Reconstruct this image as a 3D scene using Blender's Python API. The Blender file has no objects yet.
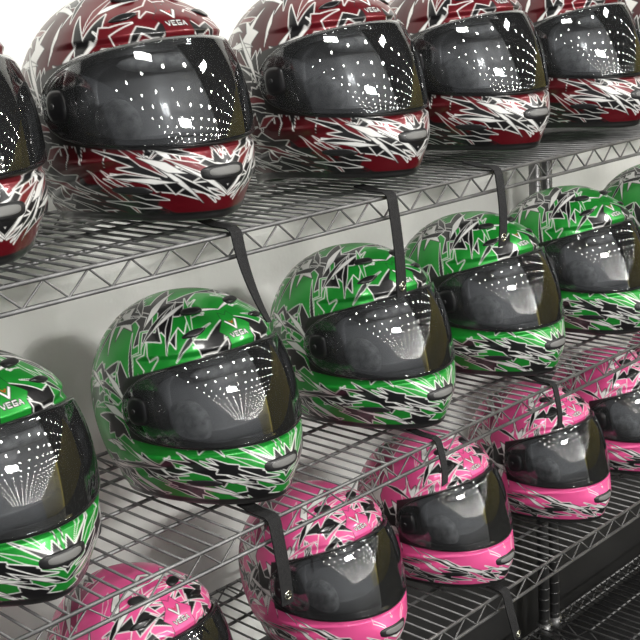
import bpy, math, random
import numpy as np
from mathutils import Matrix, Vector
scene = bpy.context.scene
scene.view_settings.view_transform = 'Standard'
CAMZ = 1.45
YF = 0.957; YB = 1.315; YW = 1.40
SH = {'top': CAMZ-0.220, 'mid': CAMZ-0.571, 'bot': CAMZ-0.862}
TR = .029   # truss height

# ---------------------------------------------------------------- materials
def mat(name, col=(.5,.5,.5), rough=.5, metal=0., coat=0., spec=.5):
    m = bpy.data.materials.new(name); m.use_nodes = True
    b = m.node_tree.nodes['Principled BSDF']
    b.inputs['Base Color'].default_value = (*col, 1)
    b.inputs['Roughness'].default_value = rough
    b.inputs['Metallic'].default_value = metal
    b.inputs['Coat Weight'].default_value = coat
    b.inputs['Specular IOR Level'].default_value = spec
    return m
def noisy(m, c1, c2, scale, bump=0.0, bscale=None):
    nt = m.node_tree; b = nt.nodes['Principled BSDF']
    tc = nt.nodes.new('ShaderNodeTexCoord')
    n = nt.nodes.new('ShaderNodeTexNoise'); n.inputs['Scale'].default_value = scale; n.inputs['Detail'].default_value = 5
    r = nt.nodes.new('ShaderNodeValToRGB')
    r.color_ramp.elements[0].position = .35; r.color_ramp.elements[1].position = .65
    r.color_ramp.elements[0].color = (*c1, 1); r.color_ramp.elements[1].color = (*c2, 1)
    nt.links.new(tc.outputs['Object'], n.inputs['Vector'])
    nt.links.new(n.outputs['Fac'], r.inputs['Fac']); nt.links.new(r.outputs['Color'], b.inputs['Base Color'])
    if bump:
        n2 = nt.nodes.new('ShaderNodeTexNoise'); n2.inputs['Scale'].default_value = bscale or scale*8
        nt.links.new(tc.outputs['Object'], n2.inputs['Vector'])
        bp = nt.nodes.new('ShaderNodeBump'); bp.inputs['Strength'].default_value = bump; bp.inputs['Distance'].default_value = .002
        nt.links.new(n2.outputs['Fac'], bp.inputs['Height']); nt.links.new(bp.outputs['Normal'], b.inputs['Normal'])
    return m
M_wall = noisy(mat('painted_wall', rough=.8), (.76,.765,.735), (.84,.845,.815), 1.5, .3, 60)
M_side = noisy(mat('olive_wall', rough=.8), (.40,.32,.05), (.46,.38,.08), 1.5, .3, 60)
M_floor = noisy(mat('dark_floor', rough=.55), (.008,.008,.009), (.014,.014,.015), 6, .3, 120)
M_ceil = noisy(mat('dark_ceiling', rough=.9), (.02,.02,.022), (.035,.035,.036), 2)
M_trim = noisy(mat('black_trim', rough=.6), (.010,.010,.010), (.02,.02,.02), 5)
M_wire = noisy(mat('zinc_wire', rough=.52, metal=.75), (.15,.15,.15), (.24,.24,.24), 30)
M_post = mat('zinc_post', (.20,.20,.20), .4, .85)
M_black = mat('black_plastic', (.010,.010,.011), .45, 0, .1)
M_liner = noisy(mat('liner_foam', rough=.9), (.18,.18,.185), (.34,.34,.34), 90)
M_gloss = mat('gloss_black', (.008,.008,.009), .28, 0, .3)
M_strap = noisy(mat('nylon_webbing', rough=.85), (.007,.007,.008), (.016,.016,.017), 300, .6, 700)
M_mesh = mat('vent_mesh', (.17,.17,.165), .6, .1)
M_snap = mat('snap_metal', (.6,.6,.5), .25, 1.)
M_lamp = bpy.data.materials.new('lamp_glow'); M_lamp.use_nodes = True
b = M_lamp.node_tree.nodes['Principled BSDF']
b.inputs['Base Color'].default_value = (1,1,1,1)
b.inputs['Emission Color'].default_value = (1,.97,.91,1); b.inputs['Emission Strength'].default_value = 62

def paint_mat(name):
    m = bpy.data.materials.new(name); m.use_nodes = True
    nt = m.node_tree; b = nt.nodes['Principled BSDF']
    at = nt.nodes.new('ShaderNodeAttribute'); at.attribute_name = 'paint'
    nt.links.new(at.outputs['Color'], b.inputs['Base Color'])
    nt.links.new(at.outputs['Alpha'], b.inputs['Metallic'])
    b.inputs['Roughness'].default_value = .36
    b.inputs['Coat Weight'].default_value = .42
    b.inputs['Coat Roughness'].default_value = .08
    return m
M_paint = paint_mat('airbrushed_lacquer')

M_visor = bpy.data.materials.new('smoked_visor'); M_visor.use_nodes = True
nt = M_visor.node_tree; nt.nodes.clear()
o = nt.nodes.new('ShaderNodeOutputMaterial')
tr = nt.nodes.new('ShaderNodeBsdfTransparent'); tr.inputs[0].default_value = (.80,.81,.82,1)
df = nt.nodes.new('ShaderNodeBsdfDiffuse'); df.inputs[0].default_value = (.17,.175,.18,1)
gl = nt.nodes.new('ShaderNodeBsdfGlossy'); gl.inputs[0].default_value = (1,1,1,1); gl.inputs['Roughness'].default_value = .02
fr = nt.nodes.new('ShaderNodeFresnel'); fr.inputs[0].default_value = 1.55
m1 = nt.nodes.new('ShaderNodeMixShader'); m1.inputs[0].default_value = .06
m2 = nt.nodes.new('ShaderNodeMixShader')
nt.links.new(tr.outputs[0], m1.inputs[1]); nt.links.new(df.outputs[0], m1.inputs[2])
nt.links.new(fr.outputs[0], m2.inputs[0]); nt.links.new(m1.outputs[0], m2.inputs[1]); nt.links.new(gl.outputs[0], m2.inputs[2])
nt.links.new(m2.outputs[0], o.inputs[0])

# ---------------------------------------------------------------- mesh helpers
def new_mesh(name, V, F, m=None, smooth=True):
    me = bpy.data.meshes.new(name); me.from_pydata([tuple(v) for v in V], [], [tuple(f) for f in F]); me.update()
    if smooth: me.polygons.foreach_set('use_smooth', [True]*len(me.polygons))
    if m: me.materials.append(m)
    return me
def obj(name, me, parent=None, loc=(0,0,0)):
    ob = bpy.data.objects.new(name, me); scene.collection.objects.link(ob); ob.location = loc
    if parent: ob.parent = parent
    return ob
def empty(name, loc=(0,0,0)):
    e = bpy.data.objects.new(name, None); scene.collection.objects.link(e); e.location = loc; e.empty_display_size=.05
    return e
def box(name, x0,x1,y0,y1,z0,z1, m, parent=None):
    V=[(x,y,z) for x in (x0,x1) for y in (y0,y1) for z in (z0,z1)]
    F=[(0,1,3,2),(4,6,7,5),(0,4,5,1),(2,3,7,6),(0,2,6,4),(1,5,7,3)]
    return obj(name, new_mesh(name,V,F,m,False), parent)
class Build:
    def __init__(s): s.V=[]; s.F=[]
    def tube(s, pts, r, n=7, caps=True):
        pts=[Vector(p) for p in pts]; rings=[]
        for i,p in enumerate(pts):
            d=(pts[min(i+1,len(pts)-1)]-pts[max(i-1,0)]).normalized()
            up=Vector((0,0,1)) if abs(d.z)<.9 else Vector((1,0,0))
            u=d.cross(up).normalized(); v=d.cross(u).normalized()
            b0=len(s.V)
            for k in range(n):
                a=2*math.pi*k/n; s.V.append(p+u*math.cos(a)*r+v*math.sin(a)*r)
            rings.append(b0)
        for i in range(len(rings)-1):
            for k in range(n):
                s.F.append((rings[i]+k,rings[i]+(k+1)%n,rings[i+1]+(k+1)%n,rings[i+1]+k))
        if caps:
            s.F.append(tuple(rings[0]+k for k in range(n))[::-1]); s.F.append(tuple(rings[-1]+k for k in range(n)))
    def mesh(s,name,m): return new_mesh(name,s.V,s.F,m,True)

# ---------------------------------------------------------------- helmet form
H=.134; L=.122
def sstep(x,a,b):
    t=np.clip((x-a)/(b-a),0,1); return t*t*(3-2*t)
def base(a,z):
    a=np.asarray(a,float); z=np.asarray(z,float)
    c=np.clip(z/H,0,1); s=np.power(np.clip(1-c*c,0,1),.465)
    u=np.clip(-z/L,0,1)
    w=np.where(z>=0,.124*s,.124*(1-.20*u**2.2))
    K=.23
    dn=np.clip(-z,0,1); fl=.134+K*(dn-dn**2/(2*.085)); fl=np.where(dn>.085,.134+K*.0425-.012*((dn-.085)/.037)**2,fl)
    f=np.where(z>=0,.134*s-K*z*np.clip(1-z/H,0,1)**.8,fl)
    bk=np.where(z>=0,.150*s,.150*(1-.27*u**2))
    ca=np.cos(a); ext=np.where(ca>0,f,bk)
    x=w*np.sin(a); y=-ext*ca
    rid=.009*np.exp(-(a/.32)**2)*sstep(u,.42,.65)
    y=y-rid
    zz=z+.014*u**2*np.sin(a)**2
    nx=x/np.maximum(w,.02)**2; ny=y/np.maximum(ext,.02)**2; nz=np.where(z>0,z/H**2,-.10*u/.12)+np.where(ca>0,K*ca*7*(1-sstep(u,.4,.8)),0)*(1-c)
    n=np.sqrt(nx**2+ny**2+nz**2)+1e-9
    return x,y,zz,nx/n,ny/n,nz/n
AMAX=math.radians(84)
def vis_zc(a): q=np.abs(a)/AMAX; return .009+.001*q**2
def vis_hz(a): q=np.clip(np.abs(a)/AMAX,0,1); return (.057-.021*q**2)
def cap_(a): return max(0,1-(abs(a)/AMAX)**8)**.5*.90+.10
def surf(a,z,off=0.):
    x,y,zz,nx,ny,nz=base(a,z)
    return x+nx*off,y+ny*off,zz+nz*off
def pad_mesh(name, ac, zc, ha, hz, o0, o1, m, p=4, shear=0., nr=8, npz=40, both=False, dish=0.):
    V=[];F=[]
    for sgn in ([1,-1] if both else [1]):
        b0=len(V)
        rs=[0]+[ (i/nr)**.7 for i in range(1,nr+1)]
        x,y,z=surf(sgn*ac,zc,o1-dish); V.append((float(x),float(y),float(z)))
        for r in rs[1:]:
            for k in range(npz):
                t=2*math.pi*k/npz; c=math.cos(t); s=math.sin(t)
                dx=math.copysign(abs(c)**(2/p),c)*r; dz=math.copysign(abs(s)**(2/p),s)*r
                off=o0+(o1-o0)*(1-r**8) - dish*(1 if r<.7 else 0)
                x,y,z=surf(sgn*(ac+ha*dx+shear*dz),zc+hz*dz,off); V.append((float(x),float(y),float(z)))
        for k in range(npz):
            F.append((b0,b0+1+k,b0+1+(k+1)%npz))
        for i in range(nr-1):
            for k in range(npz):
                A=b0+1+i*npz; B=A+npz
                F.append((A+k,B+k,B+(k+1)%npz,A+(k+1)%npz))
    return new_mesh(name,V,F,m)

# shell grid
NA=640; NU=175; NL=165
A=np.linspace(-math.pi,math.pi,NA,endpoint=False)
th=np.linspace(.004,math.pi/2,NU); zr=np.concatenate([H*np.cos(th), -L*np.linspace(0,1,NL+1)[1:]])
Z2,A2=np.meshgrid(zr,A,indexing='ij')
x,y,zz,nx,ny,nz=base(A2,Z2)
fade=1-sstep(np.abs(A2),math.radians(60),math.radians(88))
ZT=.009+.057; ZB=.009-.057
brow=.0055*sstep(Z2,ZT+.001,ZT+.007)*(1-sstep(Z2,ZT+.018,.115))*fade
lip=.0045*sstep(-Z2,-ZB+.001,-ZB+.007)*(1-sstep(-Z2,.080,.11))*fade
side=-.0045*np.exp(-((Z2+.080-.03*np.cos(A2))/.008)**2)*sstep(np.abs(A2),.6,1.0)*(1-sstep(np.abs(A2),2.0,2.4))
off=brow+lip+side
x+=nx*off;y+=ny*off;zz+=nz*off
hz=.045
q=(np.abs(A2)/math.radians(64))**4+(np.abs((Z2-vis_zc(A2))/hz))**4
port=1-sstep(q,.80,1.05)
sc=1-.30*port
x=x*sc; y=y*sc
qv=np.maximum(np.abs(Z2-vis_zc(A2))-(vis_hz(A2)+.002), (np.abs(A2)-AMAX)*.12)
gask=1-sstep(qv,-.0005,.001)
rows=[np.stack([x,y,zz],-1)]
last=np.stack([x[-1],y[-1],zz[-1]],-1)
for k in range(1,11):
    ph=math.pi*k/10; s_=1-.10*(1-math.cos(ph))/2
    r=last.copy(); r[:,0]*=s_; r[:,1]*=s_; r[:,2]-=.007*math.sin(ph); rows.append(r[None])
for s_,dz in ((.80,.02),(.60,.05),(.40,.06),(.05,.06)):
    r=last.copy(); r[:,0]*=s_; r[:,1]*=s_; r[:,2]+=dz; rows.append(r[None])
P=np.concatenate(rows,0); NR=P.shape[0]; NP=Z2.shape[0]
idx=np.arange(NR*NA).reshape(NR,NA)
a0=idx[:-1]; a1=idx[1:]
quads=np.stack([a0,a1,np.roll(a1,-1,1),np.roll(a0,-1,1)],-1).reshape(-1,4)

# map coordinates for the graphics
R=np.where(Z2>=0,.140*np.arccos(np.clip(Z2/H,-1,1)),.140*math.pi/2-Z2)
SX=R*np.sin(A2)
m1x=R*np.abs(np.sin(A2)); m1y=R*np.cos(A2)
m2x=np.abs(A2)*.14; m2y=Z2
def poly_sd(px,py,poly):
    d=np.full(px.shape,1e9); ins=np.zeros(px.shape,bool); n=len(poly)
    for i in range(n):
        x0,y0=poly[i]; x1,y1=poly[(i+1)%n]
        ex,ey=x1-x0,y1-y0; t=np.clip(((px-x0)*ex+(py-y0)*ey)/(ex*ex+ey*ey+1e-12),0,1)
        d=np.minimum(d,np.hypot(px-x0-t*ex,py-y0-t*ey))
        c=((y0>py)!=(y1>py))&(px<(x1-x0)*(py-y0)/((y1-y0) if abs(y1-y0)>1e-9 else 1e-9)+x0)
        ins^=c
    return np.where(ins,-d,d)
def make_shell(name,base_c,dark_c,nb,seed,topdark=None,white=1.,met=.4,nsp=40,mix='WWKB'):
    rng=random.Random(seed)
    col=np.zeros(Z2.shape+(4,)); col[...,:3]=base_c; col[...,3]=met
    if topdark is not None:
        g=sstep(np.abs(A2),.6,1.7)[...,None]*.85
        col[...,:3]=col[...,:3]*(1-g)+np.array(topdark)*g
    def apply(mask,c,mt,sel):
        m=mask[...,None]; v=np.array([*c,mt]); col[sel]=col[sel]*(1-m)+v*m
    def paint(mp,poly,fill,fm,line,lw,lm=0.):
        px,py=(m1x,m1y) if mp==1 else (m2x,m2y)
        xs=[p[0] for p in poly]; ys=[p[1] for p in poly]; e=.004
        sel=(px>min(xs)-e)&(px<max(xs)+e)&(py>min(ys)-e)&(py<max(ys)+e)
        if mp==2: sel&=(Z2<-.03)
        if not sel.any(): return
        d=poly_sd(px[sel],py[sel],poly)
        if line is not None: apply(np.clip(.5-(d-lw)/.001,0,1),line,lm,sel)
        if fill is not None: apply(np.clip(.5-d/.001,0,1),fill,fm,sel)
    def burst(cx,cy,ang,Ln,Wd,k,inner=.28):
        pts=[]
        for i in range(k):
            t=2*math.pi*(i+rng.uniform(-.28,.28))/k; r=rng.uniform(.55,1.)
            pts.append((math.cos(t)*r,math.sin(t)*r))
            t2=2*math.pi*(i+.5+rng.uniform(-.15,.15))/k; r2=inner*rng.uniform(.6,1.3)
            pts.append((math.cos(t2)*r2,math.sin(t2)*r2))
        ca,sa=math.cos(ang),math.sin(ang)
        return [(cx+ca*x_*Ln-sa*y_*Wd, cy+sa*x_*Ln+ca*y_*Wd) for x_,y_ in pts]
    def zig(cx,cy,ang,Ln,n,amp,wd):
        up=[];dn=[]
        for i in range(n+1):
            t=i/n; w_=wd*(1-t)*(.6+.8*rng.random())+.0004; o_=amp*(1 if i%2 else -1)*(1-.5*t)
            up.append((t*Ln+ (amp*.8 if i%2 else 0),o_+w_)); dn.append((t*Ln+(amp*.8 if i%2 else 0),o_-w_))
        ca,sa=math.cos(ang),math.sin(ang)
        return [(cx+ca*x_-sa*y_, cy+sa*x_+ca*y_) for x_,y_ in up+dn[::-1]]
    def spike(cx,cy,ang,Ln,Wd,kink=0.):
        ca,sa=math.cos(ang),math.sin(ang)
        q=[(0,0),(Ln*.35,Wd*.5+kink*.3),(Ln,kink),(Ln*.30,-Wd*.5),( -Ln*.12,-Wd*.1)]
        return [(cx+ca*x_-sa*y_, cy+sa*x_+ca*y_) for x_,y_ in q]
    W=(.82,.82,.80); K=(.005,.005,.006); S=(.34,.35,.36)
    pal={'W':W,'K':K,'B':base_c}
    NN=[0]
    def rp1(rmin=.02,rmax=.27):
        NN[0]+=1; a=((NN[0]*.618034+rng.uniform(-.06,.06))%1.)*math.pi
        r=rmin+(rmax-rmin)*(rng.random()**.62)
        return r*math.sin(a),r*math.cos(a),a
    TX,TY=.235,.075   # blades fan out from the visor hinge
    def flow(cx,cy): return math.atan2(cy-TY,cx-TX)+rng.gauss(0,.38)+(math.pi if rng.random()<.3 else 0)
    for i in range(nb):
        cx,cy,a=rp1(.05,.25)
        paint(1,burst(cx,cy,flow(cx,cy),rng.uniform(.070,.11),rng.uniform(.034,.052),rng.choice([5,6,7]),.38),
              K if i%5 else dark_c,.1,W if rng.random()<white else dark_c,.0015)
    for i in range(13):
        cx,cy,a=rp1(.03,.25)
        paint(1,burst(cx,cy,flow(cx,cy),rng.uniform(.045,.072),rng.uniform(.018,.028),rng.choice([5,6]),.30),
              [W,base_c,K,base_c,W][i%5],.1 if i%5 in(0,2,4) else met,[K,W,W,W,K][i%5],.0016)
    for i in range(13):
        cx,cy,a=rp1(.02,.25)
        paint(1,zig(cx,cy,flow(cx,cy),rng.uniform(.07,.12),rng.choice([4,5]),rng.uniform(.009,.014),rng.uniform(.005,.008)),
              [W,K,base_c,K][i%4],.1,[K,W,W,W][i%4],.0013)
    for i in range(nsp):
        cx,cy,a=rp1(.03,.27)
        f_=pal[rng.choice(mix)]
        paint(1,spike(cx,cy,flow(cx,cy),rng.uniform(.045,.095),rng.uniform(.006,.011),rng.uniform(-.008,.008)),
              f_,.1,K if f_ is W else W,.0010)
    for i in range(int(nb*1.1)):
        paint(2,burst(((i*.618034+.15)%1)*.44,rng.uniform(-.118,-.07),rng.uniform(.1,.5),rng.uniform(.05,.085),rng.uniform(.015,.026),6,.38),K,.1,W if rng.random()<white else dark_c,.0013)
    for i in range(int(nsp*.75)):
        f_=pal[rng.choice(mix)]
        paint(2,spike(((i*.618034)%1)*.44,rng.uniform(-.122,-.055),rng.gauss(.42,.20)+(math.pi if rng.random()<.4 else 0),rng.uniform(.04,.085),rng.uniform(.005,.009),rng.uniform(-.005,.005)),
              f_,.1,K if f_ is W else W,.0009)
    # forehead badge area
    sel=(R>.065)&(R<.150)&(np.abs(A2)<.45)
    bc=base_c
    d=poly_sd(SX[sel],-R[sel]*np.cos(A2[sel]),[(-.026,-.146),(.026,-.146),(.022,-.128),(.030,-.116),(.013,-.103),(.008,-.088),(0,-.095),(-.008,-.088),(-.013,-.103),(-.030,-.116),(-.022,-.128)])
    apply(np.clip(.5-(d-.0010)/.001,0,1),K,0,sel); apply(np.clip(.5-d/.001,0,1),bc,met,sel)
    def stroke(segs,w,c):
        px=SX[sel]; py=-R[sel]*np.cos(A2[sel]); dd=np.full(px.shape,1e9)
        for (x0,y0,x1,y1) in segs:
            ex,ey=x1-x0,y1-y0; t=np.clip(((px-x0)*ex+(py-y0)*ey)/(ex*ex+ey*ey),0,1)
            dd=np.minimum(dd,np.hypot(px-x0-t*ex,py-y0-t*ey))
        apply(np.clip(.5-(dd-w)/.0008,0,1),c,0,sel)
    emb=[(-.009,-.106,0,-.120),(.009,-.106,0,-.120)]
    stroke(emb,.0026,K); stroke(emb,.0014,W); stroke([(-.003,-.107,0,-.111),(.003,-.107,0,-.111)],.0008,(.5,.01,.01))
    segs=[]
    def let(x0,ss):
        for s in ss: segs.append((x0+s[0]*.0060,-.1315+s[1]*.0062,x0+s[2]*.0060,-.1315+s[3]*.0062))
    let(-.0165,[(0,1,.5,0),(.5,0,1,1)]); let(-.0080,[(0,0,0,1),(0,1,1,1),(0,.5,.8,.5),(0,0,1,0)])
    let(.001,[(1,1,0,1),(0,1,0,0),(0,0,1,0),(1,0,1,.45),(1,.45,.5,.45)]); let(.0098,[(0,0,.5,1),(.5,1,1,0),(.2,.35,.8,.35)])
    stroke(segs,.0017,K); stroke(segs,.0005,W)
    g=gask[...,None]; col=col*(1-g)+np.array([.006,.006,.006,0])*g
    g=(port)[...,None]; col=col*(1-g)+np.array([.18,.18,.185,0])*g
    rim=sstep(-Z2,L-.004,L-.002)[...,None]; col=col*(1-rim)+np.array([.006,.006,.006,0])*rim
    full=np.zeros((NR,NA,4)); full[...,:3]=.012; full[:NP]=col
    me=bpy.data.meshes.new(name)
    me.vertices.add(NR*NA); me.vertices.foreach_set('co',P.reshape(-1).astype(np.float32))
    nq=len(quads); me.loops.add(nq*4+NA); me.polygons.add(nq+1)
    me.loops.foreach_set('vertex_index',np.concatenate([quads.reshape(-1),idx[0]]).astype(np.int32))
    me.polygons.foreach_set('loop_start',np.concatenate([np.arange(nq)*4,[nq*4]]).astype(np.int32))
    try: me.polygons.foreach_set('loop_total',np.concatenate([np.full(nq,4),[NA]]).astype(np.int32))
    except Exception as e: pass
    me.update(calc_edges=True); me.validate()
    me.polygons.foreach_set('use_smooth',np.ones(len(me.polygons),bool))
    at=me.color_attributes.new('paint','FLOAT_COLOR','POINT'); at.data.foreach_set('color',full.reshape(-1).astype(np.float32))
    me.materials.append(M_paint)
    return me
SHELL={'green':make_shell('shell_green',(.010,.30,.030),(.003,.07,.010),13,11,nsp=46,mix='WWKKB'),
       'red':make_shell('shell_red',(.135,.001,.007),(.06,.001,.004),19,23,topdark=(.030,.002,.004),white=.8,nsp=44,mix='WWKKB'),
       'pink':make_shell('shell_pink',(.80,.09,.30),(.30,.02,.10),11,37,met=.1,nsp=44,mix='WWKB')}

def visor_mesh():
    n=110;mv=28;V=[];F=[]
    for o in (.0062,.0040):
        for i in range(n+1):
            a=-AMAX+2*AMAX*i/n
            for j in range(mv+1):
                v=-1+2*j/mv; z=vis_zc(a)+v*vis_hz(a)*cap_(a)
                px,py,pz=surf(a,z,o); V.append((float(px),float(py),float(pz)))
    m=mv+1; N=(n+1)*m
    for i in range(n):
        for j in range(mv):
            F.append((i*m+j,(i+1)*m+j,(i+1)*m+j+1,i*m+j+1)); F.append((N+i*m+j,N+i*m+j+1,N+(i+1)*m+j+1,N+(i+1)*m+j))
        F.append((i*m,N+i*m,N+(i+1)*m,(i+1)*m)); F.append((i*m+mv,(i+1)*m+mv,N+(i+1)*m+mv,N+i*m+mv))
    for j in range(mv):
        F.append((j,j+1,N+j+1,N+j)); F.append((n*m+j,N+n*m+j,N+n*m+j+1,n*m+j+1))
    return new_mesh('visor',V,F,M_visor)
def rim_mesh():
    B=Build(); 
    for s in (1,-1):
        pts=[]
        for i in range(61):
            a=-AMAX*.985+2*AMAX*.985*i/60
            px,py,pz=surf(a,vis_zc(a)+s*vis_hz(a)*cap_(a),.0050); pts.append((float(px),float(py),float(pz)))
        B.tube(pts,.0013,6)
    return B.mesh('visor_rim',M_gloss)
def liner_mesh():
    V=[];F=[]
    def ell(c,r):
        b0=len(V)
        for i in range(13):
            for j in range(17):
                t=math.pi*i/12; p=2*math.pi*j/16
                V.append((c[0]+r[0]*math.sin(t)*math.cos(p),c[1]+r[1]*math.cos(t),c[2]+r[2]*math.sin(t)*math.sin(p)))
        for i in range(12):
            for j in range(16): F.append((b0+i*17+j,b0+i*17+j+1,b0+(i+1)*17+j+1,b0+(i+1)*17+j))
    for sg in (1,-1): ell((sg*.070,-.066,-.020),(.022,.036,.032))
    ell((0,-.090,.045),(.075,.022,.012))
    return new_mesh('liner',V,F,M_liner)
ME_visor=visor_mesh(); ME_rim=rim_mesh(); pv=math.radians(74)
PARTS=[('visor',ME_visor),('visor_rim',ME_rim),('liner',liner_mesh()),
 ('visor_pivot',pad_mesh('pivot',pv,.010,.115,.018,.004,.0076,M_gloss,3.0,both=True)),
 ('pivot_screw',pad_mesh('pivot_screw',pv+.03,.010,.022,.0032,.007,.0088,M_black,2,both=True)),
 ('chin_vent_frame',pad_mesh('chin_vent_frame',0,-.078,.30,.0095,-.002,.0062,M_black,3.2)),
 ('chin_vent_mesh',pad_mesh('chin_vent_mesh',0,-.0775,.19,.0050,.005,.0070,M_mesh,3.0)),
 ('cheek_vent',pad_mesh('cheek_vent',math.radians(48),-.090,.20,.0065,-.004,.0050,M_black,2.6,shear=.05,both=True)),
 ('brow_vent',pad_mesh('brow_vent',math.radians(33),.092,.15,.0055,-.002,.0075,M_gloss,2.6,shear=-.10,both=True)),
 ('crown_vent',pad_mesh('crown_vent',math.radians(30),.116,.22,.0040,-.002,.0060,M_black,2.6,both=True)),
]
PITCH=4.0
def helmet(kind,x,shelf,y=1.094,yaw=0.,s=.95):
    e=empty('motorcycle_helmet',(x,y,SH[shelf]+(L+.0072)*s+.0105)); e.scale=(s,s,s); e.rotation_euler=(math.radians(-PITCH),0,math.radians(yaw))
    obj('shell',SHELL[kind],e)
    for n,me in PARTS: obj(n,me,e)
    return e
def strap_on(e,x,shelf,length,dx=0.,curl=0.,w=.021,ring=True,y0=1.0,twist=0.):
    zt=SH[shelf]+.0045
    pts=[(x-.002,y0,zt+.006),(x-.001,.975,zt+.001),(x,.954,zt),(x,.9480,zt-.003),(x,.9455,zt-.010)]
    n=16
    for i in range(1,n+1):
        t=i/n; pts.append((x+dx*t*t,.9455-.006*math.sin(t*2.5)-curl*t*t*.6,zt-.010-length*t+abs(curl)*.3*t**3))
    V=[];F=[]
    for i,p in enumerate(pts):
        t=max(0,(i-4)/n); an=twist*t
        d=Vector((math.cos(an),math.sin(an),-.25*dx*t/.03 if dx else 0)).normalized()*w/2
        nn=Vector((0,0,.0009)) if i<3 else Vector((-math.sin(an)*.0009,math.cos(an)*.0009,0))*-1
        c=Vector(p)
        for q in (c-d+nn,c+d+nn,c+d-nn,c-d-nn): V.append(q)
    for i in range(len(pts)-1):
        for k in range(4): F.append((4*i+k,4*i+(k+1)%4,4*i+4+(k+1)%4,4*i+4+k))
    F.append((3,2,1,0)); k=4*(len(pts)-1); F.append((k,k+1,k+2,k+3))
    inv=(Matrix.Translation(e.location)@e.rotation_euler.to_matrix().to_4x4()@Matrix.Diagonal((*e.scale,1))).inverted()
    ob=obj('chin_strap',new_mesh('chin_strap',V,F,M_strap,False),e); ob.matrix_parent_inverse=inv
    if ring:
        c=Vector(pts[-2]); B=Build()
        B.tube([c+Vector((.0050*math.cos(t),-.0018,.0050*math.sin(t)+.006)) for t in [2*math.pi*i/18 for i in range(19)]],.0014,6)
        B.tube([c+Vector((0,-.0006,.006)),c+Vector((0,-.003,.006))],.0024,12)
        ob=obj('strap_snap',B.mesh('strap_snap',M_snap),e); ob.matrix_parent_inverse=inv
red=[helmet('red',X,'top',1.085,yw,.98) for X,yw in ((.520,2),(.798,-2),(1.105,1),(1.385,-3),(1.665,0),(2.03,2),(2.33,0))]
grn=[helmet('green',X,'mid',1.094,yw) for X,yw in ((.545,2),(.850,2),(1.158,-1),(1.435,0),(1.710,-3),(2.04,2),(2.34,1))]
pnk=[helmet('pink',X,'bot',1.075,yw,.85) for X,yw in ((.43,2),(.712,5),(1.028,0),(1.28,3),(1.567,-2),(1.815,2),(2.10,2),(2.40,0))]
strap_on(red[1],.815,'top',.105,dx=.028,curl=.01,twist=.5,ring=False,w=.016)
strap_on(red[2],1.075,'top',.125,dx=.004,w=.018)
strap_on(red[3],1.300,'top',.100,dx=-.002,w=.017)
strap_on(grn[1],.835,'mid',.105,dx=.006,w=.019)
strap_on(grn[2],1.146,'mid',.055,dx=-.012,curl=.02,ring=False,w=.012)
strap_on(grn[3],1.431,'mid',.070,dx=.012,curl=-.01,ring=False,w=.012)
strap_on(pnk[3],1.29,'bot',.08,dx=.02,w=.018)

# ---------------------------------------------------------------- wire shelving
def shelving(x0,x1,zs,ztop):
    u=empty('wire_shelving_unit',(x0,YF,0))
    inv=Matrix.Translation(u.location).inverted()
    def ch(name,me):
        o_=obj(name,me,u); o_.matrix_parent_inverse=inv
    for i,z in enumerate(zs):
        B=Build(); r=.0027
        for yy in (YF,YB):
            B.tube([(x0,yy,z-.003),(x1,yy,z-.003)],r); B.tube([(x0,yy,z-TR),(x1,yy,z-TR)],r)
            n=int((x1-x0)/.026); pts=[]
            for k in range(n+1):
                pts.append((x0+(x1-x0)*k/n,yy,z-.004 if k%2 else z-TR+.001))
            B.tube(pts,.0016,6)
        for xx in (x0,x1):
            B.tube([(xx,YF,z-.003),(xx,YB,z-.003)],r); B.tube([(xx,YF,z-TR),(xx,YB,z-TR)],r)
            pts=[(xx,YF+(YB-YF)*k/12,z-.004 if k%2 else z-TR) for k in range(13)]; B.tube(pts,.0019,6)
        n=int((x1-x0)/.0215)
        for k in range(1,n):
            xx=x0+(x1-x0)*k/n; B.tube([(xx,YF-.001,z-.0015),(xx,YB+.001,z-.0015)],.0017,6)
        for yy in (YF+.09,(YF+YB)/2,YB-.09):
            B.tube([(x0,yy,z-.0062),(x1,yy,z-.0062)],.0026)
        ch('shelf_%d'%(i+1),B.mesh('shelf',M_wire))
    B=Build()
    for xx in (x0+.0,x1-.0):
        for yy in (YF,YB):
            B.tube([(xx,yy,.03),(xx,yy,ztop)],.0127,16)
            B.tube([(xx,yy,ztop),(xx,yy,ztop+.006)],.0140,16)
            B.tube([(xx,yy,0.0),(xx,yy,.03)],.018,16)
            for z in zs: B.tube([(xx,yy,z-TR-.004),(xx,yy,z+.002)],.0175,16)
            z=.08
            while z<ztop-.02: B.tube([(xx,yy,z),(xx,yy,z+.0015)],.0131,16); z+=.0254
    ch('posts',B.mesh('posts',M_post))
zs=[.12,SH['bot'],SH['mid'],SH['top']]
shelving(.08,1.93,zs,1.62)
shelving(1.968,3.74,zs,1.62)

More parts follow.
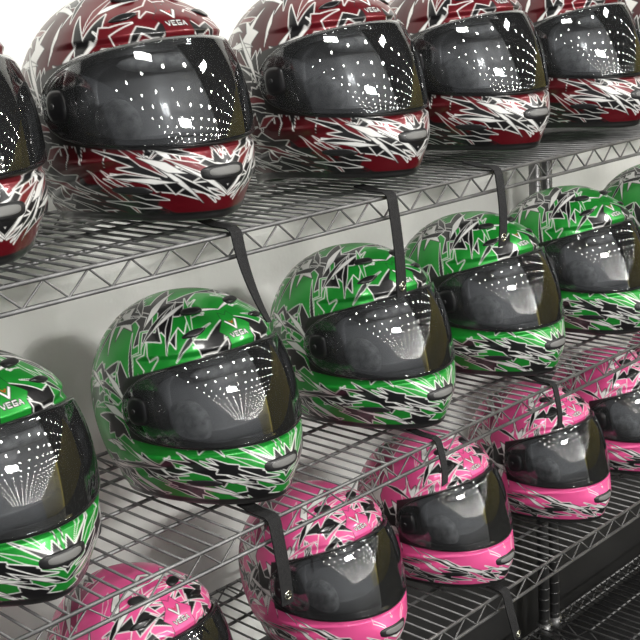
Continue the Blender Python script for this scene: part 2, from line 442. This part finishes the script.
# ---------------------------------------------------------------- room shell
XR=12; YD=-26
box('wall_back',-3,XR,YW,YW+.1,0,3.6,M_wall)
box('wall_right',XR,XR+.1,YD,YW+.1,0,3.6,M_side)
box('floor',-3,XR+.1,YD,YW+.1,-.1,0,M_floor)
box('ceiling',-3,XR+.1,YD,YW+.1,3.6,3.7,M_ceil)
box('baseboard_back',-3,XR,YW-.012,YW,0,.40,M_trim)

V=[];F=[]
for ix in range(13):
    for iy in range(22):
        cx=-2.6+ix*1.15; cy=-25.2+iy*1.15; cz=3.40; r=.060; b0=len(V)
        for i in range(5):
            for j in range(8):
                t=math.pi*i/4; p=2*math.pi*j/8; V.append((cx+r*math.sin(t)*math.cos(p),cy+r*math.sin(t)*math.sin(p),cz+r*math.cos(t)))
        for i in range(4):
            for j in range(8): F.append((b0+i*8+j,b0+(i+1)*8+j,b0+(i+1)*8+(j+1)%8,b0+i*8+(j+1)%8))
obj('ceiling_lamp_array',new_mesh('lamps',V,F,M_lamp))
def area(name,loc,size,power,col=(1,.985,.95),target=(1.3,1.1,.9)):
    l=bpy.data.lights.new(name,'AREA'); l.shape='RECTANGLE'; l.size=size[0]; l.size_y=size[1]; l.energy=power; l.color=col
    o_=bpy.data.objects.new(name,l); scene.collection.objects.link(o_); o_.location=loc
    o_.rotation_euler=(Vector(target)-Vector(loc)).to_track_quat('-Z','Y').to_euler()
area('ceiling_light_panel',(.3,-.4,3.3),(.6,.2),24)
area('ceiling_light_panel.001',(3.2,-.8,3.3),(.6,.2),38)
area('under_shelf_fill',(1.0,-4.5,3.2),(1.2,.3),215)  # added fill, no real fixture: brightens the wall beneath the shelves
w=bpy.data.worlds.new('room_ambient'); scene.world=w; w.use_nodes=True
w.node_tree.nodes['Background'].inputs[0].default_value=(.92,.95,1,1); w.node_tree.nodes['Background'].inputs[1].default_value=.29

# ---------------------------------------------------------------- camera
cam=bpy.data.cameras.new('camera'); co=bpy.data.objects.new('camera',cam); scene.collection.objects.link(co)
cam.sensor_width=36; cam.lens=1150/640*36; cam.clip_start=.01
Xc=Vector((1180,385,-1150)).normalized(); Zc=Vector((-310,4385,1150)); Zc=(Zc-Xc*Zc.dot(Xc)).normalized(); Yc=Zc.cross(Xc)
co.matrix_world=Matrix.Translation((0,0,CAMZ))@Matrix((Xc,Yc,Zc)).to_4x4()
scene.camera=co
